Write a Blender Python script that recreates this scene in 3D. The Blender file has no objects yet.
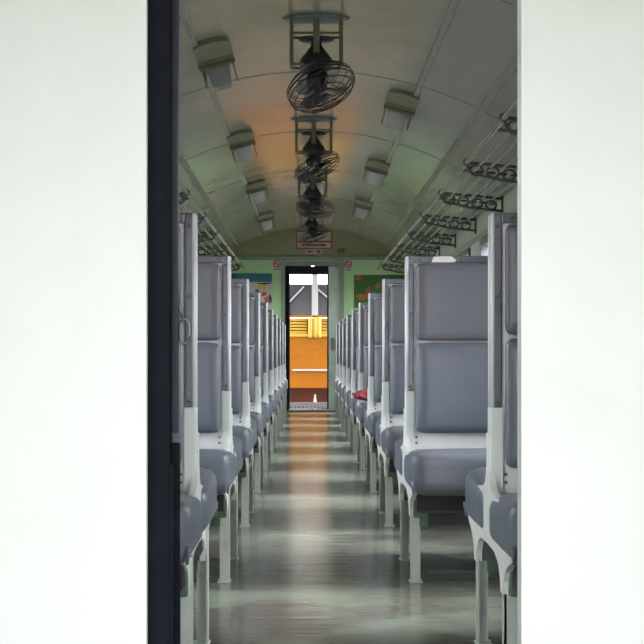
import bpy, bmesh, math, random
from mathutils import Vector, Matrix
random.seed(7)
S = bpy.context.scene
COL = S.collection
PI = math.pi

# ------------------------------------------------------------------ materials
def mat(name, color, rough=0.5, metal=0.0, spec=0.5, dirt=None, dscale=6.0, damt=0.5,
        bump=0.0, bscale=30.0, emit=None, estr=0.0, alpha=1.0, trans=0.0, lo=0.45, hi=0.7, coat=0.0):
    m = bpy.data.materials.new(name); m.use_nodes = True
    nt = m.node_tree; n = nt.nodes; l = nt.links
    p = n['Principled BSDF']
    p.inputs['Base Color'].default_value = (*color, 1)
    p.inputs['Roughness'].default_value = rough
    p.inputs['Metallic'].default_value = metal
    p.inputs['Specular IOR Level'].default_value = spec
    p.inputs['Coat Weight'].default_value = coat
    p.inputs['Coat Roughness'].default_value = 0.15
    p.inputs['Transmission Weight'].default_value = trans
    tc = n.new('ShaderNodeTexCoord')
    if dirt:
        nz = n.new('ShaderNodeTexNoise'); nz.inputs['Scale'].default_value = dscale
        nz.inputs['Detail'].default_value = 6; nz.inputs['Roughness'].default_value = 0.65
        l.new(tc.outputs['Object'], nz.inputs['Vector'])
        r = n.new('ShaderNodeMapRange'); r.inputs['From Min'].default_value = lo; r.inputs['From Max'].default_value = hi
        r.inputs['To Max'].default_value = damt
        l.new(nz.outputs['Fac'], r.inputs['Value'])
        mx = n.new('ShaderNodeMix'); mx.data_type = 'RGBA'
        mx.inputs['A'].default_value = (*color, 1); mx.inputs['B'].default_value = (*dirt, 1)
        l.new(r.outputs['Result'], mx.inputs['Factor']); l.new(mx.outputs['Result'], p.inputs['Base Color'])
    if bump:
        nb = n.new('ShaderNodeTexNoise'); nb.inputs['Scale'].default_value = bscale; nb.inputs['Detail'].default_value = 3
        l.new(tc.outputs['Object'], nb.inputs['Vector'])
        b = n.new('ShaderNodeBump'); b.inputs['Strength'].default_value = bump; b.inputs['Distance'].default_value = 0.01
        l.new(nb.outputs['Fac'], b.inputs['Height']); l.new(b.outputs['Normal'], p.inputs['Normal'])
    if emit:
        p.inputs['Emission Color'].default_value = (*emit, 1); p.inputs['Emission Strength'].default_value = estr
    if alpha < 1: p.inputs['Alpha'].default_value = alpha
    return m

M = {}
M['ceiling'] = mat('ceiling_paint', (.35,.345,.275), .15, spec=1.0, dirt=(.28,.265,.18), dscale=1.6, damt=.8, bump=.10, bscale=2.2)
M['lunette'] = mat('upper_end_paint', (.27,.27,.15), .45, dirt=(.21,.19,.10), dscale=3, damt=.5)
M['green']   = mat('green_paint', (.37,.56,.28), .45, dirt=(.44,.58,.36), dscale=3, damt=.5)
M['casing']  = mat('casing_paint', (.22,.28,.22), .45, dirt=(.12,.14,.12), dscale=9)
M['wallside'] = mat('side_wall_paint', (.50,.58,.48), .5, dirt=(.35,.38,.30), dscale=3)
M['partition'] = mat('vestibule_paint', (.86,.85,.84), .5, dirt=(.80,.79,.77), dscale=4, damt=.5)
M['leaf']    = mat('door_leaf_paint', (.62,.70,.60), .4, dirt=(.48,.58,.46), dscale=5)
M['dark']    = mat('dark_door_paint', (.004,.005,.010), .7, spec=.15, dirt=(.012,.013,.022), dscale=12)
M['dark_edge'] = mat('worn_door_edge', (.020,.020,.034), .5, spec=.3, dirt=(.012,.012,.018), dscale=14)
M['trim']    = mat('aluminium_trim', (.19,.19,.22), .36, metal=.75, dirt=(.12,.11,.13), dscale=14, damt=.7, bump=.1, bscale=60)
M['bright']  = mat('edge_highlight_white', (.92,.92,.96), .30, metal=.0)  # plain white standing in for daylight catching the trim edge
M['chip']    = mat('worn_bare_patch', (.85,.82,.80), .5, dirt=(.55,.38,.38), dscale=40)
M['white']   = mat('white_enamel', (.84,.86,.84), .38, dirt=(.55,.56,.50), dscale=18, damt=.45, lo=.5, hi=.75)
M['board']   = mat('back_board_enamel', (.93,.94,.94), .38, dirt=(.75,.76,.72), dscale=18, damt=.35, lo=.5, hi=.75)
M['leg']     = mat('leg_paint', (.55,.60,.55), .42, dirt=(.28,.24,.20), dscale=16, damt=.6, lo=.5, hi=.8)
M['green_dark'] = mat('bracket_paint', (.10,.16,.09), .5, dirt=(.05,.06,.04))
M['vinyl']   = mat('grey_vinyl', (.140,.157,.200), .34, spec=.5, dirt=(.18,.172,.20), dscale=3.2, damt=.6, bump=.10, bscale=90)
M['vinyl2']  = mat('grey_vinyl_headrest', (.150,.155,.190), .36, spec=.5, dirt=(.20,.150,.155), dscale=3.5, damt=.7, bump=.10, bscale=90)
M['shade']   = mat('underside_shadow_black', (.02,.02,.02), .7)  # black standing in for the shadow under the seats
M['olive']   = mat('olive_paint', (.15,.155,.085), .4, dirt=(.09,.09,.05), dscale=10)
M['olive2']  = mat('pale_olive_paint', (.22,.23,.14), .4, dirt=(.13,.13,.08), dscale=10)
M['bluegrey'] = mat('blue_grey_plate', (.16,.19,.20), .4, dirt=(.09,.10,.10), dscale=10)
M['fan']     = mat('black_fan_metal', (.022,.022,.024), .38, spec=.5)
M['fandark'] = mat('fan_blade_metal', (.03,.03,.032), .3, spec=.6)
M['lens']    = mat('lamp_lens', (.28,.30,.30), .15, spec=.6, coat=.6)
M['cheek']   = mat('lamp_cheek', (.22,.22,.20), .35, metal=.5)
M['rack']    = mat('rack_bar_metal', (.30,.30,.26), .35, metal=.6, dirt=(.10,.10,.08), dscale=12)
M['bracket'] = mat('rack_bracket_metal', (.10,.115,.10), .45, dirt=(.05,.05,.04), dscale=12)
M['conduit'] = mat('conduit_paint', (.36,.36,.285), .3, dirt=(.27,.26,.19), dscale=12)
M['seam']    = mat('seam_batten', (.31,.30,.22), .45)
M['teal']    = mat('poster_teal', (.01,.12,.16), .4, dirt=(.04,.22,.16), dscale=9)
M['pcream']  = mat('poster_cream', (.45,.45,.34), .4, dirt=(.30,.36,.32), dscale=12, damt=.8)
M['yellow']  = mat('poster_yellow', (.62,.40,.02), .4)
M['magenta'] = mat('poster_magenta', (.42,.03,.14), .4)
M['pred']    = mat('poster_red', (.55,.10,.05), .4, dirt=(.30,.05,.03), dscale=30)
M['pblue']   = mat('poster_navy', (.03,.05,.12), .4)
M['pgreen']  = mat('poster_green', (.03,.12,.015), .4, dirt=(.02,.05,.01), dscale=14, damt=.8)
M['porange'] = mat('poster_orange', (.33,.09,.03), .4, dirt=(.08,.10,.02), dscale=16, damt=.9)
M['signred'] = mat('sign_red', (.38,.03,.03), .4)
M['signbg']  = mat('sign_pale', (.46,.38,.34), .4)
M['signink'] = mat('sign_ink', (.03,.03,.035), .5)
M['stickbg'] = mat('sticker_pale', (.50,.48,.42), .4)
M['cloth']   = mat('red_cloth', (.33,.05,.06), .75, dirt=(.50,.17,.17), dscale=14, damt=.7, bump=.5, bscale=30)
M['orange']  = mat('orange_wood', (.36,.118,.004), .38, dirt=(.26,.075,.003), dscale=3, damt=.45)
M['spot']    = mat('wood_scuff', (.10,.045,.01), .6)
M['fascia']  = mat('white_fascia', (.85,.82,.80), .5)
M['yellowwood'] = mat('yellow_wood', (.62,.38,.06), .4)
M['redwood'] = mat('red_brown_board', (.07,.014,.003), .5, dirt=(.16,.035,.004), dscale=5, damt=.8)
M['whitepost'] = mat('white_post_paint', (.48,.46,.46), .4)
M['plate']   = mat('tread_plate', (.055,.055,.068), .6, dirt=(.03,.03,.036), dscale=50, damt=.9)
M['pink']    = mat('worn_red_plate', (.27,.14,.12), .5)
M['edge']    = mat('platform_edge_paint', (.16,.13,.13), .5)
M['pane']    = mat('dim_interior_glass', (.085,.075,.09), .12)  # opaque and dark, the dim interior behind the glass put into its colour
M['ground']  = mat('gravel', (.20,.19,.17), .9, dirt=(.13,.12,.11), dscale=4, bump=.6, bscale=8)
M['shading_roof']    = mat('roof_outer', (.45,.45,.43), .6)
M['bulb']    = mat('vestibule_bulb', (.9,.9,.85), .3, emit=(1,.93,.80), estr=.9)
M['rubber']  = mat('black_rubber', (.02,.02,.02), .7)

def floor_mat():
    m = mat('green_grey_floor', (.2,.2,.2), .22, spec=.5)
    nt = m.node_tree; n = nt.nodes; l = nt.links; p = n['Principled BSDF']
    tc = n.new('ShaderNodeTexCoord')
    nz = n.new('ShaderNodeTexNoise'); nz.inputs['Scale'].default_value = 2.2; nz.inputs['Detail'].default_value = 8
    l.new(tc.outputs['Object'], nz.inputs['Vector'])
    r = n.new('ShaderNodeValToRGB')
    r.color_ramp.elements[0].position = .38; r.color_ramp.elements[0].color = (.105,.098,.088,1)
    r.color_ramp.elements[1].position = .62; r.color_ramp.elements[1].color = (.225,.26,.212,1)
    l.new(nz.outputs['Fac'], r.inputs['Fac']); l.new(r.outputs['Color'], p.inputs['Base Color'])
    # long transverse ripples of the lino, and a roughness that varies with wear
    mp = n.new('ShaderNodeMapping'); mp.inputs['Scale'].default_value = (.25, 7.0, 1)
    l.new(tc.outputs['Object'], mp.inputs['Vector'])
    nb = n.new('ShaderNodeTexNoise'); nb.inputs['Scale'].default_value = 2.2; nb.inputs['Detail'].default_value = 2.5
    l.new(mp.outputs['Vector'], nb.inputs['Vector'])
    b = n.new('ShaderNodeBump'); b.inputs['Strength'].default_value = .13; b.inputs['Distance'].default_value = .02
    l.new(nb.outputs['Fac'], b.inputs['Height']); l.new(b.outputs['Normal'], p.inputs['Normal'])
    rr = n.new('ShaderNodeMapRange'); rr.inputs['To Min'].default_value = .14; rr.inputs['To Max'].default_value = .24
    l.new(nz.outputs['Fac'], rr.inputs['Value']); l.new(rr.outputs['Result'], p.inputs['Roughness'])
    return m
M['floor'] = floor_mat()

# ------------------------------------------------------------------ mesh helpers
def NB(): return bmesh.new()

def box(bm, x0, x1, y0, y1, z0, z1, bev=0.0, mi=0):
    if x0 > x1: x0, x1 = x1, x0
    if y0 > y1: y0, y1 = y1, y0
    t = bmesh.new()
    bmesh.ops.create_cube(t, size=1)
    for v in t.verts:
        v.co = Vector(((x0+x1)/2 + v.co.x*(x1-x0), (y0+y1)/2 + v.co.y*(y1-y0), (z0+z1)/2 + v.co.z*(z1-z0)))
    if bev: bmesh.ops.bevel(t, geom=list(t.edges), offset=bev, segments=2, affect='EDGES', profile=.6)
    merge(bm, t, mi)

def merge(bm, t, mi=0, mtx=None):
    mp = {}
    for v in t.verts: mp[v] = bm.verts.new(mtx @ v.co if mtx else v.co)
    for f in t.faces:
        try:
            nf = bm.faces.new([mp[v] for v in f.verts]); nf.material_index = mi; nf.smooth = f.smooth
        except ValueError: pass
    t.free()

def tube(bm, pts, r, seg=6, closed=False, mi=0, cap=True):
    pts = [Vector(p) for p in pts]; n = len(pts); rings = []
    for i, p in enumerate(pts):
        if closed: d = pts[(i+1) % n] - pts[i-1]
        else: d = pts[min(i+1, n-1)] - pts[max(i-1, 0)]
        if d.length < 1e-9: d = Vector((0,0,1))
        d.normalize()
        a = Vector((0,0,1)) if abs(d.z) < .9 else Vector((1,0,0))
        u = d.cross(a).normalized(); w = d.cross(u).normalized()
        rings.append([bm.verts.new(p + (u*math.cos(2*PI*k/seg) + w*math.sin(2*PI*k/seg))*r) for k in range(seg)])
    m = n if closed else n-1
    for i in range(m):
        A, B = rings[i], rings[(i+1) % n]
        for k in range(seg):
            f = bm.faces.new((A[k], A[(k+1) % seg], B[(k+1) % seg], B[k])); f.smooth = True; f.material_index = mi
    if not closed and cap:
        bm.faces.new(rings[0]).material_index = mi; bm.faces.new(list(reversed(rings[-1]))).material_index = mi

def lathe(bm, prof, seg=20, mtx=Matrix(), mi=0, sx=1, sy=1):
    """prof: list of (r, z)"""
    rings = []
    for r, z in prof:
        if r < 1e-6: rings.append([bm.verts.new(mtx @ Vector((0,0,z)))])
        else: rings.append([bm.verts.new(mtx @ Vector((sx*r*math.cos(2*PI*k/seg), sy*r*math.sin(2*PI*k/seg), z))) for k in range(seg)])
    for A, B in zip(rings, rings[1:]):
        for k in range(seg):
            k2 = (k+1) % seg
            if len(A) == 1 and len(B) == 1: continue
            if len(A) == 1: f = bm.faces.new((A[0], B[k2], B[k]))
            elif len(B) == 1: f = bm.faces.new((A[k], A[k2], B[0]))
            else: f = bm.faces.new((A[k], A[k2], B[k2], B[k]))
            f.smooth = True; f.material_index = mi

def pillow(bm, x0, x1, y0, y1, z0, z1, r, crown=(0,0,0), mi=0, n=12, seed=0):
    """rounded box whose faces bulge outwards by crown"""
    if x0 > x1: x0, x1 = x1, x0
    if y0 > y1: y0, y1 = y1, y0
    c = Vector(((x0+x1)/2, (y0+y1)/2, (z0+z1)/2)); h = Vector(((x1-x0)/2, (y1-y0)/2, (z1-z0)/2))
    rnd = random.Random(seed)
    t = bmesh.new(); bmesh.ops.create_cube(t, size=2)
    bmesh.ops.subdivide_edges(t, edges=list(t.edges), cuts=n, use_grid_fill=True)
    ph = [rnd.uniform(0, 6) for _ in range(6)]
    for v in t.verts:
        q = Vector([math.copysign(abs(math.sin(a*PI/2))**.8 if abs(a) < 1 else 1, a) for a in v.co])
        p = Vector((q.x*h.x, q.y*h.y, q.z*h.z))
        inn = Vector([max(-(h[i]-min(r, h[i]*.99)), min(h[i]-min(r, h[i]*.99), p[i])) for i in range(3)])
        d = p - inn
        if d.length > 1e-9:
            sc = Vector([min(r, h[i]*.99) for i in range(3)])
            dn = Vector([d[i]/sc[i] for i in range(3)]); dn.normalize()
            p = inn + Vector([dn[i]*sc[i] for i in range(3)])
        f = [(1-q.y**2)*(1-q.z**2), (1-q.x**2)*(1-q.z**2), (1-q.x**2)*(1-q.y**2)]
        for i in range(3):
            w = math.sin(5*q.x+ph[0])*math.sin(4*q.y+ph[1])*math.sin(3*q.z+ph[2])*.25+1
            p[i] += math.copysign(1, q[i])*crown[i]*math.sqrt(max(f[i], 0))*w*abs(q[i])
        v.co = c + p
    for f in t.faces: f.smooth = True
    merge(bm, t, mi)

def prism_x(bm, pts, x0, x1, mi=0):
    """polygon in (y,z) extruded along x"""
    A = [bm.verts.new((x0, y, z)) for y, z in pts]; B = [bm.verts.new((x1, y, z)) for y, z in pts]
    n = len(pts)
    bm.faces.new(A).material_index = mi; bm.faces.new(list(reversed(B))).material_index = mi
    for i in range(n): bm.faces.new((A[i], B[i], B[(i+1) % n], A[(i+1) % n])).material_index = mi

def prism_y(bm, pts, y0, y1, mi=0):
    A = [bm.verts.new((x, y0, z)) for x, z in pts]; B = [bm.verts.new((x, y1, z)) for x, z in pts]
    n = len(pts)
    bm.faces.new(A).material_index = mi; bm.faces.new(list(reversed(B))).material_index = mi
    for i in range(n): bm.faces.new((A[i], B[i], B[(i+1) % n], A[(i+1) % n])).material_index = mi

def prism_z(bm, pts, z0, z1, mi=0):
    A = [bm.verts.new((x, y, z0)) for x, y in pts]; B = [bm.verts.new((x, y, z1)) for x, y in pts]
    n = len(pts)
    bm.faces.new(A).material_index = mi; bm.faces.new(list(reversed(B))).material_index = mi
    for i in range(n): bm.faces.new((A[i], B[i], B[(i+1) % n], A[(i+1) % n])).material_index = mi

def obj(name, bm, mats, parent=None, loc=None, label=None, cat=None, group=None, kind=None):
    bmesh.ops.recalc_face_normals(bm, faces=bm.faces)
    me = bpy.data.meshes.new(name); bm.to_mesh(me); bm.free()
    if not isinstance(mats, (list, tuple)): mats = [mats]
    for m in mats: me.materials.append(m)
    o = bpy.data.objects.new(name, me); COL.objects.link(o)
    if loc: o.location = loc
    if parent: o.parent = parent
    if label: o['label'] = label
    if cat: o['category'] = cat
    if group: o['group'] = group
    if kind: o['kind'] = kind
    return o

def thing(name, label, cat, loc=(0,0,0), group=None):
    o = bpy.data.objects.new(name, None); COL.objects.link(o); o.location = loc; o.empty_display_size = .05
    o['label'] = label; o['category'] = cat
    if group: o['group'] = group
    return o

def copy_tree(o, parent=None):
    c = o.copy(); COL.objects.link(c)
    if parent: c.parent = parent
    for ch in list(o.children): copy_tree(ch, c)
    return c

def struct(name, bm, m, parent=None):
    return obj(name, bm, m, parent, kind=None if parent else 'structure')

# ------------------------------------------------------------------ layout
F = 1321.0; EYE = .78; XC = .041
HW = 1.30                        # half inner width of the carriage
YF = 17.47                       # far end wall
YN = 2.65                        # near partition
D0 = 4.75; PITCH = 1.45
RAD = 2.2; APEX = 2.44
YE0, YE1 = -1.4, 18.6
def ceil_z(x): return APEX - (RAD - math.sqrt(RAD*RAD - x*x))   # x measured from the centre line
ZS = ceil_z(HW)                  # spring line

# ------------------------------------------------------------------ floor / ceiling
bm = NB(); box(bm, XC-1.38, XC+1.38, YE0, YE1, -.08, 0); struct('floor', bm, M['floor'])

def arch(bm, y0, y1, hw, t, off=0.0, n=40, mi=0):
    xs = [-hw + 2*hw*i/n for i in range(n+1)]
    lo = [(XC+x, ceil_z(x)-off) for x in xs]; hi = [(XC+x, ceil_z(x)-off+t) for x in xs]
    R = []
    for y in (y0, y1): R.append(([bm.verts.new((x, y, z)) for x, z in lo], [bm.verts.new((x, y, z)) for x, z in hi]))
    for i in range(n):
        for a, b, c, d in ((R[0][0][i], R[0][0][i+1], R[1][0][i+1], R[1][0][i]), (R[0][1][i], R[0][1][i+1], R[1][1][i+1], R[1][1][i]),
                           (R[0][0][i], R[0][0][i+1], R[0][1][i+1], R[0][1][i]), (R[1][0][i], R[1][0][i+1], R[1][1][i+1], R[1][1][i])):
            f = bm.faces.new((a, b, c, d)); f.smooth = True; f.material_index = mi
    for k in (0, n): bm.faces.new((R[0][0][k], R[1][0][k], R[1][1][k], R[0][1][k]))
bm = NB(); arch(bm, YE0, YE1, 1.38, .06)
c = struct('ceiling', bm, M['ceiling'])
c.data.shade_smooth()
try: c.data.set_sharp_from_angle(angle=.6)
except Exception: pass

tn = 0
def trim(bm, m):
    global tn; tn += 1
    return struct('trim_%d' % tn, bm, m)
for y in (5.68, 7.78, 9.88, 11.98, 14.08, 16.18):          # transverse ceiling joints
    bm = NB(); arch(bm, y-.005, y+.005, HW, .012, off=.003); trim(bm, M['seam'])
for x in (-.615, .615):                                     # flat conduits beside the lamps
    bm = NB(); z = ceil_z(x); box(bm, XC+x-.016, XC+x+.016, 2.9, 17.4, z-.012, z+.01, .003)
    for i in range(58): lathe(bm, [(0,-.005),(.006,-.003),(.006,0)], 6, Matrix.Translation((XC+x, 3+.25*i, z-.012)))
    trim(bm, M['conduit'])
for x in (-.98, .98):
    bm = NB(); z = ceil_z(x); box(bm, XC+x-.02, XC+x+.02, 2.9, 17.4, z-.008, z+.02, .003); trim(bm, M['conduit'])

# ------------------------------------------------------------------ side walls with open windows
WZ0, WZ1, WW = .62, 1.62, .70
posts = [D0 + PITCH*k for k in range(-1, 9)]
wc = [p + PITCH/2 for p in posts if p + PITCH/2 + WW/2 < YF]
doors_y = [(.35, 1.25), (17.62, 18.42)]
def side_wall(s, name):
    bm = NB(); xa, xb = XC+s*HW, XC+s*(HW+.07)
    holes = sorted([(a, b, 0.0, 1.88) for a, b in doors_y] + [(c-WW/2, c+WW/2, WZ0, WZ1) for c in wc])
    y = YE0
    for a, b, z0, z1 in holes:
        box(bm, xa, xb, y, a, 0, ZS+.01)
        if z0 > 0: box(bm, xa, xb, a, b, 0, z0)
        box(bm, xa, xb, a, b, z1, ZS+.01)
        y = b
    box(bm, xa, xb, y, YE1, 0, ZS+.01)
    return struct(name, bm, M['wallside'])
side_wall(-1, 'wall_left'); side_wall(1, 'wall_right')
wn = 0
for s in (-1, 1):
    for c in wc:
        wn += 1; bm = NB(); xa, xb = XC+s*(HW-.015), XC+s*(HW+.08)
        for y0, y1, z0, z1 in ((c-WW/2-.03, c-WW/2+.02, WZ0-.03, WZ1+.03), (c+WW/2-.02, c+WW/2+.03, WZ0-.03, WZ1+.03),
                               (c-WW/2-.03, c+WW/2+.03, WZ0-.03, WZ0+.02), (c-WW/2-.03, c+WW/2+.03, WZ1-.02, WZ1+.03)):
            box(bm, xa, xb, y0, y1, z0, z1, .003)
        struct('window_%d' % wn, bm, M['trim'])
bm = NB()                                                   # waist rail along each side
for s in (-1, 1):
    bm = NB(); box(bm, XC+s*(HW-.02), XC+s*HW, 2.75, 17.4, 1.66, 1.70, .004); trim(bm, M['conduit'])

# ------------------------------------------------------------------ end walls
def end_wall(y0, y1, xl, xr, zt, name, m, top=None):
    bm = NB(); t = ZS if top is None else top
    box(bm, XC-HW, xl, y0, y1, 0, t); box(bm, xr, XC+HW, y0, y1, 0, t); box(bm, xl, xr, y0, y1, zt, t)
    return struct(name, bm, m)
def lunette(y0, y1, z0, name, m):
    bm = NB(); xs = [HW - 2*HW*i/30 for i in range(31)]
    prism_y(bm, [(XC-HW, z0), (XC+HW, z0)] + [(XC+x, ceil_z(x)) for x in xs], y0, y1)
    return struct(name, bm, m)
ZM = EYE + 95/75.6                                          # moulding height on the far wall
end_wall(YF, YF+.05, -.305, .42, 1.935, 'wall_far', M['green'])
lunette(YF, YF+.05, ZS, 'wall_far_upper', M['lunette'])
bm = NB(); box(bm, XC-HW, XC+HW, YF-.02, YF, ZM-.03, ZM+.02, .004); trim(bm, M['casing'])
bm = NB(); box(bm, -.36, -.305, YF-.015, YF+.06, 0, ZM-.03, .003); trim(bm, M['casing'])
bm = NB(); box(bm, .42, .475, YF-.015, YF+.06, 0, ZM-.03, .003); trim(bm, M['casing'])
bm = NB(); box(bm, -.305, .42, YF-.012, YF+.06, 1.935, 1.99, .003); trim(bm, M['casing'])
bm = NB(); box(bm, -.305, .42, YF-.02, YF+.06, 0, .022, .004); trim(bm, M['plate'])      # sill of the far doorway
# dark edge of the left jamb of the doorway
bm = NB(); box(bm, -.303, -.25, YF+.06, YF+.12, 0, 1.93); trim(bm, M['dark'])
# sliding door leaf, half drawn
d = NB(); box(d, .27, .60, YF+.062, YF+.10, .03, 1.93, .004)
d2 = struct('door_2', d, M['leaf'])
bm = NB(); box(bm, .255, .272, YF+.058, YF+.104, .03, 1.93, .002); obj('edge_seal', bm, M['dark'], d2)
bm = NB(); box(bm, .30, .345, YF+.045, YF+.062, .82, .98, .004); box(bm, .315, .330, YF+.025, YF+.05, .85, .95, .004); obj('handle', bm, M['cheek'], d2)
bm = NB(); lathe(bm, [(0,-.02),(.02,-.012),(.022,.01)], 12, Matrix.Translation((.39, YF+.05, .745)) @ Matrix.Rotation(-PI/2, 4, 'X')); obj('lock', bm, M['whitepost'], d2)
# outer end wall of the far vestibule
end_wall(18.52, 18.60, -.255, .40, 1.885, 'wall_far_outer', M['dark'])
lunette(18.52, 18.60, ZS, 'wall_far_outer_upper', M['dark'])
# near partition (photographer stands in its doorway) and the wall behind the camera
end_wall(YN-.05, YN, -.318, .42, 1.935, 'wall_near', M['partition'])
lunette(YN-.05, YN, ZS, 'wall_near_upper', M['partition'])
end_wall(YE0, YE0+.06, -.33, .42, 1.93, 'wall_back', M['partition'])
lunette(YE0, YE0+.06, ZS, 'wall_back_upper', M['partition'])
# dark door edge at the left of the photograph
d = NB(); box(d, -.320, -.274, YN-.03, YN+.03, .02, 1.93, .004)
box(d, -.320, -.266, YN-.028, YN+.032, .02, .56, .005)
d1 = struct('door_1', d, M['dark'])
bm = NB(); box(bm, -.275, -.259, YN-.012, YN+.012, .62, 1.93, .004); obj('edge_strip', bm, M['dark_edge'], d1)
bm = NB(); box(bm, -.275, -.257, YN-.01, YN+.014, .02, .60, .004); obj('lower_edge_strip', bm, M['dark'], d1)
bm = NB()
pts = [(-.248+.011*math.sin(a)*(1 if math.sin(a) > 0 else .8), YN, .824+.026*math.cos(a)) for a in [2*PI*k/18 for k in range(18)]]
tube(bm, pts, .0035, 6, True); tube(bm, [(-.262, YN, .90), (-.256, YN, .87), (-.252, YN, .850)], .004, 6)
obj('latch', bm, M['trim'], d1)

# ------------------------------------------------------------------ benches
def make_bench(s, label, group, L=.955, pu=.004):
    r = thing('train_bench', label, 'bench', (0,0,0), group)
    def B(bm, u0, u1, d0, d1, z0, z1, bev=0.0, mi=0): box(bm, s*u0, s*u1, d0, d1, z0, z1, bev, mi)
    # metal trimmed frame around both faces of the high back
    bm = NB()
    T = .024
    B(bm, pu, pu+.026, -T, T, .645, 1.128, .004); B(bm, L-.03, L, -T, T, .645, 1.128, .004)
    B(bm, pu+.024, L-.028, -T, T, 1.102, 1.128, .004)
    for d in (-1, 1):
        for u, z in ((pu+.013, .66), (pu+.013, .92), (pu+.013, 1.095), (.055, 1.115), (.20, 1.115), (L-.05, 1.115), (L-.016, .92)):
            lathe(bm, [(0, .004), (.004, .0035), (.0055, 0)], 8, Matrix.Translation((s*u, d*T, z)) @ Matrix.Rotation(PI/2*(1 if d < 0 else -1), 4, 'X'))
    obj('back_frame', bm, M['trim'], r)
    bm = NB(); B(bm, pu-.004, pu+.028, -.027, .027, .40, .645, .004); obj('lower_post', bm, M['white'], r)
    bm = NB(); B(bm, L-.033, L, -.027, .027, .30, .645, .004)
    for d in (-1, 1):
        pass
    obj('lower_post', bm, M['white'], r)
    bm = NB(); B(bm, .028, L-.028, -.015, .015, .36, 1.104); bd = obj('back_board', bm, M['board'], r)
    for d in (-1, 1):
        for z in (.478, .458):
            bm = NB(); lathe(bm, [(0, .004), (.004, .003), (.005, -.002)], 8, Matrix.Translation((s*(pu+.036), d*.015, z)) @ Matrix.Rotation(PI/2*(1 if d < 0 else -1), 4, 'X'))
            obj('rivet', bm, M['cheek'], bd)
    for d in (-1, 1):                                       # half-round strips up the aisle edge, daylight highlight painted in white
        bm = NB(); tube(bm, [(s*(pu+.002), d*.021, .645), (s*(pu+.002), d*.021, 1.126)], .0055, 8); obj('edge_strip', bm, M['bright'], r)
    # shaped end panel
    up = [(.020,.58),(.020,.50),(.032,.472),(.050,.452),(.080,.442),(.14,.435),(.30,.42),(.37,.40),(.40,.345),(.395,.318),(.33,.298),(.295,.280),(.270,.255),
          (.262,.225),(.224,.225),(.214,.255),(.185,.285),(.12,.302)]
    poly = up + [(0,.305)] + [(-a, z) for a, z in reversed(up)]
    bm = NB(); prism_x(bm, poly, s*(pu-.008), s*(pu+.008)); obj('end_panel', bm, M['white'], r)
    # legs: angle-section, two on the aisle, two by the wall
    for u in (0, L-.035):
        for d in (-1, 1):
            bm = NB()
            B(bm, u, u+.005, d*.222, d*.262, 0, .31); B(bm, u, u+.033, d*.258, d*.262, 0, .31)
            B(bm, u-.004, u+.04, d*.215, d*.27, 0, .005)
            obj('leg', bm, M['leg'], r)
    bm = NB()
    B(bm, .012, L, -.375, .375, .255, .325); obj('seat_frame_shadow', bm, M['shade'], r)  # frame box deepened and coloured black as the shadow under the cushions
    for d in (-1, 1):
        bm = NB(); B(bm, .008, .055, d*.23, d*.30, .225, .286, .004); B(bm, .03, .06, d*.25, d*.28, .19, .24, .004)
        obj('leg_bracket', bm, M['green_dark'], r)
        bm = NB(); pillow(bm, s*(pu+.032), s*(L-.04), d*.016, d*.050, .824, 1.100, .018, (0, .012, 0), seed=3); obj('headrest_cushion', bm, M['vinyl2'], r)
        bm = NB(); pillow(bm, s*(pu+.032), s*(L-.04), d*.016, d*.058, .494, .818, .022, (0, .022, 0), seed=5); obj('back_cushion', bm, M['vinyl'], r)
        bm = NB(); pillow(bm, s*-.010, s*(L-.01), d*.055, d*.435, .312, .435, .038, (.003, .008, .008), seed=8)
        for v in bm.verts:                                  # waterfall front edge
            a = abs(v.co.y)
            if v.co.z > .37: v.co.z += (a-.055)/.38*.026
        tube(bm, [(s*-.004, d*.43, .32), (s*-.010, d*.435, .36)], .004, 5)
        obj('seat_cushion', bm, M['vinyl'], r)
    return r

PR = .349; PL = -.267
ordn = ['first', 'second', 'third', 'fourth', 'fifth', 'sixth', 'seventh', 'eighth', 'ninth', 'tenth']
protoR = make_bench(1, '', 'benches along the right side of the aisle', L=XC+HW-PR-.005, pu=.004)
protoL = make_bench(-1, '', 'benches along the left side of the aisle', L=HW-XC+PL-.005, pu=.014)
benches = {}
for i in range(10):
    o = protoL if i == 0 else copy_tree(protoL)
    o.location = (PL, D0+PITCH*(i-1), 0)
    if i == 0: o['label'] = 'grey vinyl high-backed bench, nearest one on the left beside the dark door edge'
    elif i == 9: o['label'] = 'grey vinyl high-backed bench on the left, last before the green end wall'
    else: o['label'] = 'grey vinyl high-backed bench, %s from the dark door edge in the left row' % ordn[i]
for i in range(1, 10):
    o = protoR if i == 1 else copy_tree(protoR)
    o.location = (PR, D0+PITCH*(i-1), 0); benches[i] = o
    if i == 1: o['label'] = 'large grey high-backed bench on the right with a worn pale patch on its top rail'
    elif i == 9: o['label'] = 'grey vinyl high-backed bench on the right, last before the green end wall'
    elif i == 4: o['label'] = 'grey vinyl high-backed bench on the right that the red cloth lies on'
    else: o['label'] = 'grey high-backed bench, %s in the right row behind the one with the worn patch' % ordn[i-2]
# the nearest bench on the right stands closer to the wall, only its cushion shows
nb = make_bench(1, 'shorter grey bench at the right edge, showing the rounded end of its seat cushion', None, L=.88)
nb.location = (.452, D0-PITCH, 0)
# worn pale patch on the top rail of the first right bench
bm = NB()
pts = [(.092,1.104),(.100,1.124),(.135,1.1262),(.165,1.125),(.180,1.112),(.176,1.104),(.13,1.1035)]
prism_y(bm, pts, -.0312, -.0296); obj('worn_patch', bm, M['chip'], benches[1], label='bare pale patch worn through the rail')

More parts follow.
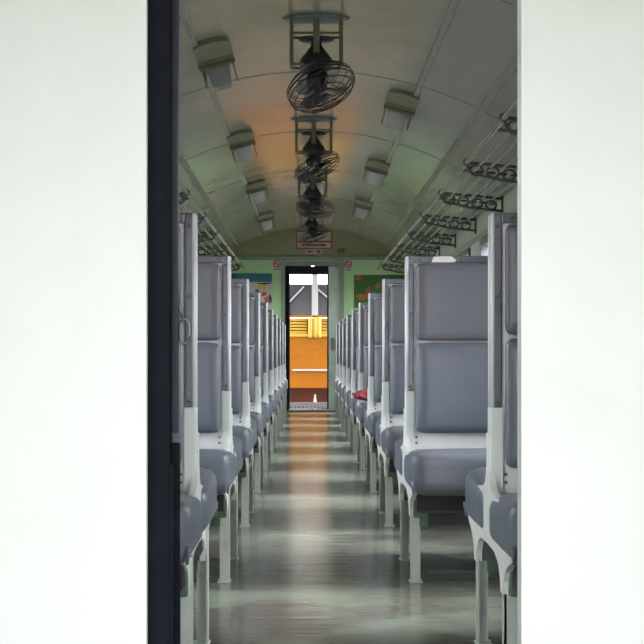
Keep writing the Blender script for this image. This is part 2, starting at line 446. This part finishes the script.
# ------------------------------------------------------------------ fans
def make_fan(tilt, roll, spin):
    r = thing('ceiling_fan', '', 'fan', (0,0,0), 'caged ceiling fans in a line')
    # origin at the ceiling; everything hangs below
    bm = NB(); lathe(bm, [(0,0),(.165,0),(.168,-.008),(.150,-.020),(0,-.022)], 28, sy=.45); obj('ceiling_plate', bm, M['bluegrey'], r)
    bm = NB()
    for x, w in ((-.122,.009), (.122,.009), (0,.016)):
        for y in ((-.05, .05) if x else (-.055,)): box(bm, x-w, x+w, y-.007, y+.007, -.245, -.01, .002)
    for y in (-.05, .05): box(bm, -.128, .128, y-.006, y+.006, -.250, -.238, .002)
    for x in (-.122, .122): box(bm, x-.006, x+.006, -.05, .05, -.250, -.238, .002)
    box(bm, -.128, .128, -.054, -.046, -.098, -.086, .002); box(bm, -.128, .128, .046, .054, -.098, -.086, .002)
    obj('hanging_bracket', bm, M['olive'], r)
    bm = NB(); lathe(bm, [(0,-.10),(.085,-.105),(.090,-.113),(.080,-.122),(0,-.125)], 24, sy=.6); obj('swivel_dish', bm, M['fan'], r)
    bm = NB(); lathe(bm, [(0,-.118),(.022,-.12),(.028,-.145),(.050,-.175),(.075,-.205),(.085,-.235),(.078,-.262),(.050,-.275),(0,-.278)], 24); obj('motor_housing', bm, M['fan'], r)
    c = Matrix.Translation((.022, 0, -.345)) @ Matrix.Rotation(roll, 4, 'Y') @ Matrix.Rotation(tilt, 4, 'X')
    def P(rad, a, z): return c @ Vector((rad*math.cos(a), rad*math.sin(a), z))
    bm = NB()
    for rad, z, w in ((.172,0,.0042), (.170,-.022,.0034), (.150,-.048,.0032), (.115,-.062,.0028), (.070,-.070,.0022), (.150,.040,.0024), (.100,.055,.0024), (.170,.018,.0026)):
        tube(bm, [P(rad, 2*PI*k/36, z) for k in range(36)], w, 5, True)
    for k in range(10):
        a = 2*PI*k/10
        tube(bm, [P(.030,a,-.072), P(.075,a+.12,-.070), P(.12,a+.22,-.062), P(.155,a+.3,-.045), P(.172,a+.34,-.018), P(.172,a+.34,.018), P(.150,a+.36,.040), P(.10,a+.38,.055), P(.05,a+.38,.060)], .0017, 4)
    lathe(bm, [(0,-.078),(.026,-.077),(.034,-.070),(.030,-.064),(0,-.064)], 16, c)
    obj('cage', bm, M['fan'], r)
    bm = NB(); lathe(bm, [(0,.085),(.045,.080),(.058,.055),(.055,.030),(.035,.008),(.022,-.03),(0,-.035)], 20, c); obj('hub', bm, M['fan'], r)
    for k in range(4):
        a0 = 2*PI*k/4 + spin; t = bmesh.new(); nr, na = 6, 5; g = []
        for th in (.0012, -.0012):
            for i in range(nr+1):
                rr = .025 + .128*i/nr; wd = .12 + .62*math.sin(PI*min(i/nr*.75+.12, 1))
                for j in range(na+1):
                    aa = a0 + wd*(j/na-.5) + .25*i/nr
                    g.append(t.verts.new((rr*math.cos(aa), rr*math.sin(aa), .032*(j/na-.5)*(1-.3*i/nr) - .012 + th)))
        N = (nr+1)*(na+1)
        for i in range(nr):
            for j in range(na):
                q = [i*(na+1)+j, (i+1)*(na+1)+j, (i+1)*(na+1)+j+1, i*(na+1)+j+1]
                t.faces.new([g[e] for e in q]); t.faces.new([g[e+N] for e in reversed(q)])
        for f in t.faces: f.smooth = True
        bm = NB(); merge(bm, t, 0, c); obj('blade', bm, M['fandark'], r)
    return r
fans = [(6.52, math.radians(-20), math.radians(-21), .5, 'black caged ceiling fan, largest and nearest the camera, cage tilted open toward the seats'),
        (9.33, math.radians(-6), math.radians(-27), 1.1, 'black caged ceiling fan under the oval blue-grey plate, second from the camera'),
        (11.95, math.radians(-14), math.radians(4), .2, 'black caged ceiling fan hanging nearly level, third from the camera'),
        (14.75, math.radians(4), math.radians(-20), .9, 'smallest black caged ceiling fan, in front of the red-bordered sign')]
for y, t, ro, sp, lb in fans:
    f = make_fan(t, ro, sp); f.location = (XC, y, APEX); f['label'] = lb

# ------------------------------------------------------------------ ceiling lamps
def make_lamp():
    r = thing('ceiling_lamp', '', 'lamp', (0,0,0), 'hooded ceiling lamps along both sides')
    bm = NB()
    pts = [(-.095,.02),(-.095,-.30)] + [(-.095*math.cos(PI*k/10), -.30-.10*math.sin(PI*k/10)) for k in range(1,10)] + [(.095,-.30),(.095,.02)]
    prism_z(bm, pts, -.022, .02); obj('base_plate', bm, M['olive2'], r)
    bm = NB(); prism_x(bm, [(-.07,-.018),(.0,-.040),(.02,-.052),(.035,-.052),(.035,-.01),(-.07,-.01)], -.098, .098)
    box(bm, -.102, .102, -.010, .002, -.046, -.034, .002); obj('hood', bm, M['olive'], r)
    bm = NB(); t = bmesh.new(); bmesh.ops.create_cube(t, size=1)
    for v in t.verts:
        far = v.co.y > 0; low = v.co.z < 0
        v.co = Vector((v.co.x*(.105 if low else .135)*(.9 if far else 1), .036 + (.36 if far else 0) + (.02 if low and not far else 0), -.150 if (low and not far) else (-.10 if low else 0)))
    bmesh.ops.bevel(t, geom=list(t.edges), offset=.008, segments=2, affect='EDGES'); merge(bm, t); obj('lens', bm, M['lens'], r)
    for s in (-1, 1):
        bm = NB(); prism_x(bm, [(.02,-.055),(.02,0),(.34,0),(.36,-.05),(.20,-.125),(.14,-.130)], s*.082, s*.090); obj('cheek', bm, M['cheek'], r)
    return r
lp = make_lamp(); first = True
for side, x, ys in (('left', -.54, (7.08, 9.86, 12.6, 15.4)), ('right', .55, (8.4, 11.25, 14.05))):
    for i, y in enumerate(ys):
        o = lp if first else copy_tree(lp); first = False
        o.location = (XC+x, y, ceil_z(x)-.004)
        o.rotation_euler = (0, math.asin(x/RAD), 0)
        if side == 'left': o['label'] = ['hooded ceiling lamp at top left, nearest and largest of the left line', 'hooded ceiling lamp with a bright reflection, second along the left side of the ceiling',
            'hooded ceiling lamp, third along the left side of the ceiling', 'smallest hooded ceiling lamp, farthest along the left side of the ceiling'][i]
        else: o['label'] = ['hooded ceiling lamp, nearest and largest on the right side of the ceiling', 'hooded ceiling lamp, middle one on the right side of the ceiling',
            'hooded ceiling lamp, farthest on the right side of the ceiling'][i]

# ------------------------------------------------------------------ luggage racks
RZ = EYE + 1.10
def rack(s, label):
    r = thing('luggage_rack', label, 'luggage rack', (XC+s*HW, YN, RZ), 'luggage racks above the windows')
    y0, y1 = .25, 17.2-YN; W = HW-.875
    bm = NB(); tube(bm, [(-s*W, y0, 0), (-s*W, y1, 0)], .013, 8); obj('front_rail', bm, M['rack'], r)
    for k in range(1, 6):
        bm = NB(); u = W*(1-k/6); tube(bm, [(-s*u, y0, -.012-.006*k), (-s*u, y1, -.012-.006*k)], .008, 6); obj('slat', bm, M['rack'], r)
    for k in range(10):
        yy = posts[k]-YN-.02
        if yy < y0: yy = y0+.06
        bm = NB()
        tube(bm, [(-s*W, yy, 0), (-s*W*.5, yy, -.02), (0, yy, -.04)], .010, 6)
        tube(bm, [(-s*W, yy, -.01), (-s*(W-.02), yy, -.06), (-s*W*.5, yy, -.105), (0, yy, -.125)], .010, 6)
        for q in range(4):
            u = W*(.87-.225*q); zz = -.045-.028*q/3-.004*q
            tube(bm, [(-s*u+.036*math.cos(a), yy, zz+.030*math.sin(a)) for a in [2*PI*j/14 for j in range(14)]], .008, 5, True)
        lathe(bm, [(0,.025),(.018,.018),(.024,0),(.018,-.018),(0,-.025)], 10, Matrix.Translation((-s*W, yy, 0)))
        box(bm, -s*.012, 0, yy-.02, yy+.02, -.15, -.02)
        obj('rack_bracket', bm, M['bracket'], r)
        bm = NB(); tube(bm, [(-s*W, yy+.32, 0), (0, yy+.32, -.04)], .009, 6); obj('plain_arm', bm, M['bracket'], r)
    return r
rack(-1, 'metal luggage rack running along the left side above the benches')
rack(1, 'metal luggage rack running along the right side above the benches')

# ------------------------------------------------------------------ end wall fittings
def qx(px): return (px-308)/75.6
def qz(py): return EYE + (353-py)/75.6
yw = YF
# left poster
r = thing('poster', 'poster with teal band and colourful blooms on the end wall left of the doorway', 'poster', (qx(250), yw, qz(290)))
def P(x0, x1, y0, y1, t, m, name, parent):                  # flat printed rectangle in end-wall pixels
    bm = NB(); box(bm, qx(x0)-parent.location.x, qx(x1)-parent.location.x, -t, .0, qz(y1)-parent.location.z, qz(y0)-parent.location.z); return obj(name, bm, m, parent)
def blob(cx, cy, rx, rz, t, m, name, parent, seed=0):
    rr = random.Random(seed); bm = NB()
    pts = [(qx(cx)-parent.location.x + rx/75.6*math.cos(a)*rr.uniform(.55,1.2), qz(cy)-parent.location.z + rz/75.6*math.sin(a)*rr.uniform(.55,1.2)) for a in [2*PI*k/12 for k in range(12)]]
    prism_y(bm, pts, -t, -t+.001); return obj(name, bm, m, parent)
P(228, 272, 273.5, 308, .004, M['pcream'], 'sheet', r)
P(228, 272, 273.5, 282, .006, M['teal'], 'title_band', r)
blob(262, 287, 3.6, 3.2, .007, M['yellow'], 'yellow_bloom', r, 1)
blob(264, 294, 2.8, 2.8, .007, M['magenta'], 'pink_bloom', r, 2)
blob(267, 299.5, 2.8, 3.5, .007, M['pred'], 'red_bloom', r, 3)
blob(257, 291, 2.6, 1.6, .007, M['pblue'], 'dark_leaf', r, 4)
blob(264, 283.6, 8, 1.0, .007, M['pblue'], 'dark_branch', r, 5)
blob(270, 299, 1.9, 5, .006, M['pblue'], 'blue_patch', r, 6)
blob(234, 277, 3.2, 2.4, .007, M['pblue'], 'dark_patch', r, 7)
# right poster
r = thing('poster', 'green poster with red and orange fruit on the end wall right of the doorway', 'poster', (qx(380), yw, qz(290)))
P(354, 405, 275, 308, .004, M['pgreen'], 'sheet', r)
blob(358.5, 278, 4, 2.6, .006, M['porange'], 'red_bloom', r, 11)
blob(362, 297, 8, 3.4, .006, M['porange'], 'orange_fruit', r, 12)
blob(368, 291, 3.2, 7, .0065, M['porange'], 'orange_stalk', r, 13)
blob(378, 285.5, 4, 2.5, .006, M['porange'], 'small_red_bloom', r, 14)
# no smoking stickers
def nosmoke(px, py, lb):
    r = thing('no_smoking_sticker', lb, 'sticker', (qx(px), yw, qz(py)), 'no smoking stickers')
    bm = NB(); box(bm, -.062, .062, -.003, 0, -.085, .062); obj('backing', bm, M['stickbg'], r)
    bm = NB(); n = 28; R = []
    for rr in (.052, .037):
        R.append([bm.verts.new((rr*math.cos(2*PI*k/n), -.0045, rr*math.sin(2*PI*k/n))) for k in range(n)])
    for k in range(n): bm.faces.new((R[0][k], R[0][(k+1)%n], R[1][(k+1)%n], R[1][k]))
    prism_y(bm, [(-.034,.024),(-.024,.034),(.034,-.024),(.024,-.034)], -.0052, -.0042)
    obj('red_ring_and_bar', bm, M['signred'], r)
    bm = NB(); box(bm, -.030, .022, -.0040, -.0028, -.006, .004); tube(bm, [(.024,-.0035,0),(.03,-.0035,.012),(.024,-.0035,.02)], .0015, 4); obj('cigarette', bm, M['signink'], r)
    bm = NB(); box(bm, -.045, .045, -.004, -.0028, -.078, -.068); obj('caption_line', bm, M['signink'], r)
nosmoke(277, 264, 'round no smoking sticker left of the doorway')
nosmoke(348, 264.5, 'round no smoking sticker right of the doorway')
# red bordered sign above the doorway, lettering too blurred to read
r = thing('notice_board', 'pale notice with a red border above the doorway, partly behind the last fan', 'sign', (qx(314), yw, qz(240)))
bm = NB(); box(bm, -.235, .235, -.010, 0, -.118, .118, .002); obj('red_border', bm, M['signred'], r)
bm = NB(); box(bm, -.222, .222, -.012, -.009, -.012, .105); obj('upper_panel', bm, M['signbg'], r)
bm = NB(); box(bm, -.222, .222, -.012, -.009, -.105, -.032); obj('lower_panel', bm, M['signbg'], r)
bm = NB(); x = -.16
rr = random.Random(3)
while x < .15:
    w = rr.uniform(.010,.020); box(bm, x, x+w, -.0135, -.0118, -.080, -.080+rr.uniform(.018,.028)); x += w+.003
obj('lettering', bm, M['signink'], r)
r = thing('small_notice', 'small pale label with dark lettering just under the red-bordered notice', 'sign', (qx(314), yw, qz(251.5)))
bm = NB(); box(bm, -.11, .11, -.004, 0, -.03, .03); obj('backing', bm, M['signbg'], r)
bm = NB()
for x0, x1 in ((-.085,-.055), (-.048,-.030), (-.02,-.008), (.03,.05), (.055,.085)): box(bm, x0, x1, -.0055, -.0035, -.016, .014)
obj('lettering', bm, M['signink'], r)
r = thing('wall_box', 'small dark switch box above the right no smoking sticker', 'switch box', (qx(341), yw, qz(251)))
bm = NB(); box(bm, -.055, .055, -.03, 0, -.035, .035, .004); obj('cover', bm, M['olive'], r)
bm = NB()
for x0 in (-.03, .012): box(bm, x0, x0+.018, -.036, -.029, -.014, .014, .002)
obj('switch', bm, M['signink'], r)
r = thing('vestibule_lamp', 'small lit round lamp at the top of the far doorway', 'lamp', (.066, 17.95, 2.05))
bm = NB(); lathe(bm, [(0,.35),(.05,.35),(.055,.34),(.012,.33),(.012,.01),(.05,0),(.06,-.02)], 16); obj('holder', bm, M['olive'], r)
bm = NB(); lathe(bm, [(.055,-.015),(.058,-.045),(.045,-.075),(.02,-.09),(0,-.093)], 16); obj('bulb', bm, M['bulb'], r)

# ------------------------------------------------------------------ red cloth on the fourth right bench
bm = NB(); t = bmesh.new(); bmesh.ops.create_icosphere(t, subdivisions=4, radius=1)
for v in t.verts:
    p = v.co.copy(); w = 1 + .10*math.sin(7*p.x+3*p.z)+.07*math.sin(11*p.y+5*p.x)+.06*math.sin(17*p.x*p.z+9*p.y)
    zz = p.z*.043*w
    if p.x < -.55: zz = zz*.8 - .012*(-p.x-.55)/.45 + .010*math.sin(22*p.y)
    v.co = Vector((p.x*.125*w, p.y*.13*w, max(zz, -.042)))
for f in t.faces: f.smooth = True
merge(bm, t)
obj('folded_cloth', bm, M['cloth'], None, (.433, 8.88, .500), 'crumpled red cloth lying on a grey seat cushion in the right row', 'cloth')

# ------------------------------------------------------------------ what lies beyond the far doorway
YC = 20.0; K = F/YC
def cx(px): return (px-308)/K
def cz(py): return EYE + (353-py)/K
r = thing('neighbouring_carriage', 'orange wooden end of the next carriage, seen through the far doorway', 'train carriage', (0, YC, 0))
def CB(name, m, a, b, t, bt, y0=0, y1=.06, bev=.004, parent=None, lab=None):
    bm = NB(); box(bm, cx(a), cx(b), y0, y1, cz(bt), cz(t), bev); o = obj(name, bm, m, parent or r)
    if lab: o['label'] = lab
    return o
pnl = CB('lower_panel', M['orange'], 225, 395, 336, 388)
bm = NB(); box(bm, cx(292), cx(345), -.03, 0, cz(371), cz(369.3), .004); obj('grab_rail', bm, M['whitepost'], r)
bm = NB()
for i in range(16):
    px, py = random.uniform(294, 322), random.uniform(343, 366)
    lathe(bm, [(0,-.002),(random.uniform(.005,.012),-.001),(.004,0)], 7, Matrix.Translation((cx(px), -.001, cz(py))) @ Matrix.Rotation(PI/2, 4, 'X'), sy=random.uniform(.8,1.8))
obj('scuff_marks', bm, M['spot'], pnl)
bm = NB()
for k in range(6):
    t0 = 319 + 3.0*k
    box(bm, cx(225), cx(307), .01, .035, cz(t0+1.9), cz(t0), .003); box(bm, cx(322), cx(395), .01, .035, cz(t0+1.9), cz(t0), .003)
obj('slatted_railing', bm, M['yellowwood'], r)
CB('middle_board', M['orange'], 225, 395, 318, 336, .04, .06)
CB('top_rail', M['orange'], 225, 395, 315.3, 317.6, -.02, .08)
CB('bottom_rail', M['yellowwood'], 225, 395, 333.5, 336.6, -.02, .06)
bm = NB()
for px in (310.5, 315.2, 319): lathe(bm, [(0,cz(338)),(.028,cz(337.6)),(.036,cz(335)),(.036,cz(319)),(.028,cz(317)),(0,cz(316.5))], 14, Matrix.Translation((cx(px), -.02, 0)))
obj('rounded_post', bm, M['yellowwood'], r)
CB('centre_pillar', M['whitepost'], 311.8, 318.0, 262, 317, -.02, .06)
CB('side_pillar', M['whitepost'], 282, 288.5, 262, 317); CB('side_pillar', M['whitepost'], 333, 339, 262, 317)
CB('pane', M['pane'], 288.4, 313, 284, 316, .02, .028, 0); CB('pane', M['pane'], 317, 333.1, 284, 316, .02, .028, 0)
bm = NB(); tube(bm, [(cx(289.5), .0, cz(302)), (cx(304), .0, cz(286.5))], .013, 6); obj('diagonal_brace', bm, M['whitepost'], r)
bm = NB(); tube(bm, [(cx(316.5), .0, cz(288)), (cx(331), .0, cz(300.5))], .013, 6); obj('diagonal_brace', bm, M['whitepost'], r)
bm = NB(); box(bm, -1.33, 1.33, -1.3, 3.0, 2.35, 2.42, .01); obj('shading_roof', bm, M['shading_roof'], r)  # carried forward unseen over the gap to shade the orange end
bm = NB(); box(bm, cx(225), cx(395), .14, .18, -.02, cz(388)+.02); obj('red_brown_board', bm, M['redwood'], r)
bm = NB(); box(bm, cx(225), cx(395), .0, 3.0, -.10, -.01, .005); obj('platform_floor', bm, M['plate'], r)
bm = NB(); box(bm, cx(225), cx(395), -.02, .02, -.05, cz(402.2), .003); obj('platform_edge', bm, M['edge'], r)
bm = NB(); lathe(bm, [(0,.14),(.012,.138),(.016,.12),(.011,.10),(.017,.07),(.024,.045),(.028,.0),(0,0)], 12, Matrix.Translation((cx(315), .06, .01))); obj('valve_handle', bm, M['whitepost'], r)
r = thing('gangway_plate', 'dotted grey tread plate bridging the gap between the carriages', 'gangway plate', (.06, 18.6, -.03))
bm = NB(); box(bm, -.55, .55, .005, 1.375, -.015, 0, .003)
for i in range(18):
    for j in range(20):
        box(bm, -.50+.058*i, -.47+.058*i, .06+.064*j, .075+.064*j, 0, .004)
obj('plate', bm, M['plate'], r)
bm = NB(); prism_z(bm, [(-.33,.10),(-.05,.16),(-.10,.50),(-.30,.45),(-.38,.25)], .001, .006); obj('worn_patch', bm, M['pink'], r)

bm = NB(); box(bm, -60, 60, -40, 90, -1.3, -1.2)
struct('ground', bm, M['ground'])

# ------------------------------------------------------------------ light
w = bpy.data.worlds.new('sky'); S.world = w; w.use_nodes = True
bg = w.node_tree.nodes['Background']; bg.inputs['Color'].default_value = (.93,.97,1.0,1); bg.inputs['Strength'].default_value = 1.0
def portal(loc, rot, sx, sy):
    ld = bpy.data.lights.new('window_portal', 'AREA'); ld.shape = 'RECTANGLE'; ld.size = sx; ld.size_y = sy
    ld.cycles.is_portal = True
    o = bpy.data.objects.new('window_portal', ld); COL.objects.link(o); o.location = loc; o.rotation_euler = rot
for s in (-1, 1):
    for c in wc: portal((XC+s*(HW+.085), c, (WZ0+WZ1)/2), (0, s*PI/2, 0), WZ1-WZ0, WW)
    for a, b in doors_y: portal((XC+s*(HW+.085), (a+b)/2, .94), (0, s*PI/2, 0), 1.88, b-a)
portal((.05, 18.62, .94), (-PI/2, 0, 0), .7, 1.9)
portal((.05, YE0-.01, .94), (PI/2, 0, 0), .8, 1.95)

sl = bpy.data.lights.new('hazy_sun', 'SUN'); sl.energy = .75; sl.angle = math.radians(28); sl.color = (1, .98, .93)
so = bpy.data.objects.new('hazy_sun', sl); COL.objects.link(so)
so.rotation_euler = Vector((math.cos(math.radians(39)), 0, math.sin(math.radians(39)))).to_track_quat('Z', 'Y').to_euler()

# ------------------------------------------------------------------ camera
cd = bpy.data.cameras.new('camera'); cam = bpy.data.objects.new('camera', cd); COL.objects.link(cam); S.camera = cam
cam.location = (0, 0, EYE); cam.rotation_euler = (PI/2, 0, 0)
cd.sensor_width = 36; cd.sensor_fit = 'HORIZONTAL'; cd.lens = F/644*36
cd.shift_x = 14/644; cd.shift_y = 31/644
cd.clip_start = .05; cd.clip_end = 300
S.view_settings.view_transform = 'Standard'; S.view_settings.look = 'None'; S.view_settings.gamma = 1
S.view_settings.use_curve_mapping = False
S.view_settings.exposure = 3.45
S.cycles.max_bounces = 14; S.cycles.diffuse_bounces = 10; S.cycles.glossy_bounces = 6
S.cycles.use_denoising = True
S.cycles.sample_clamp_indirect = 12
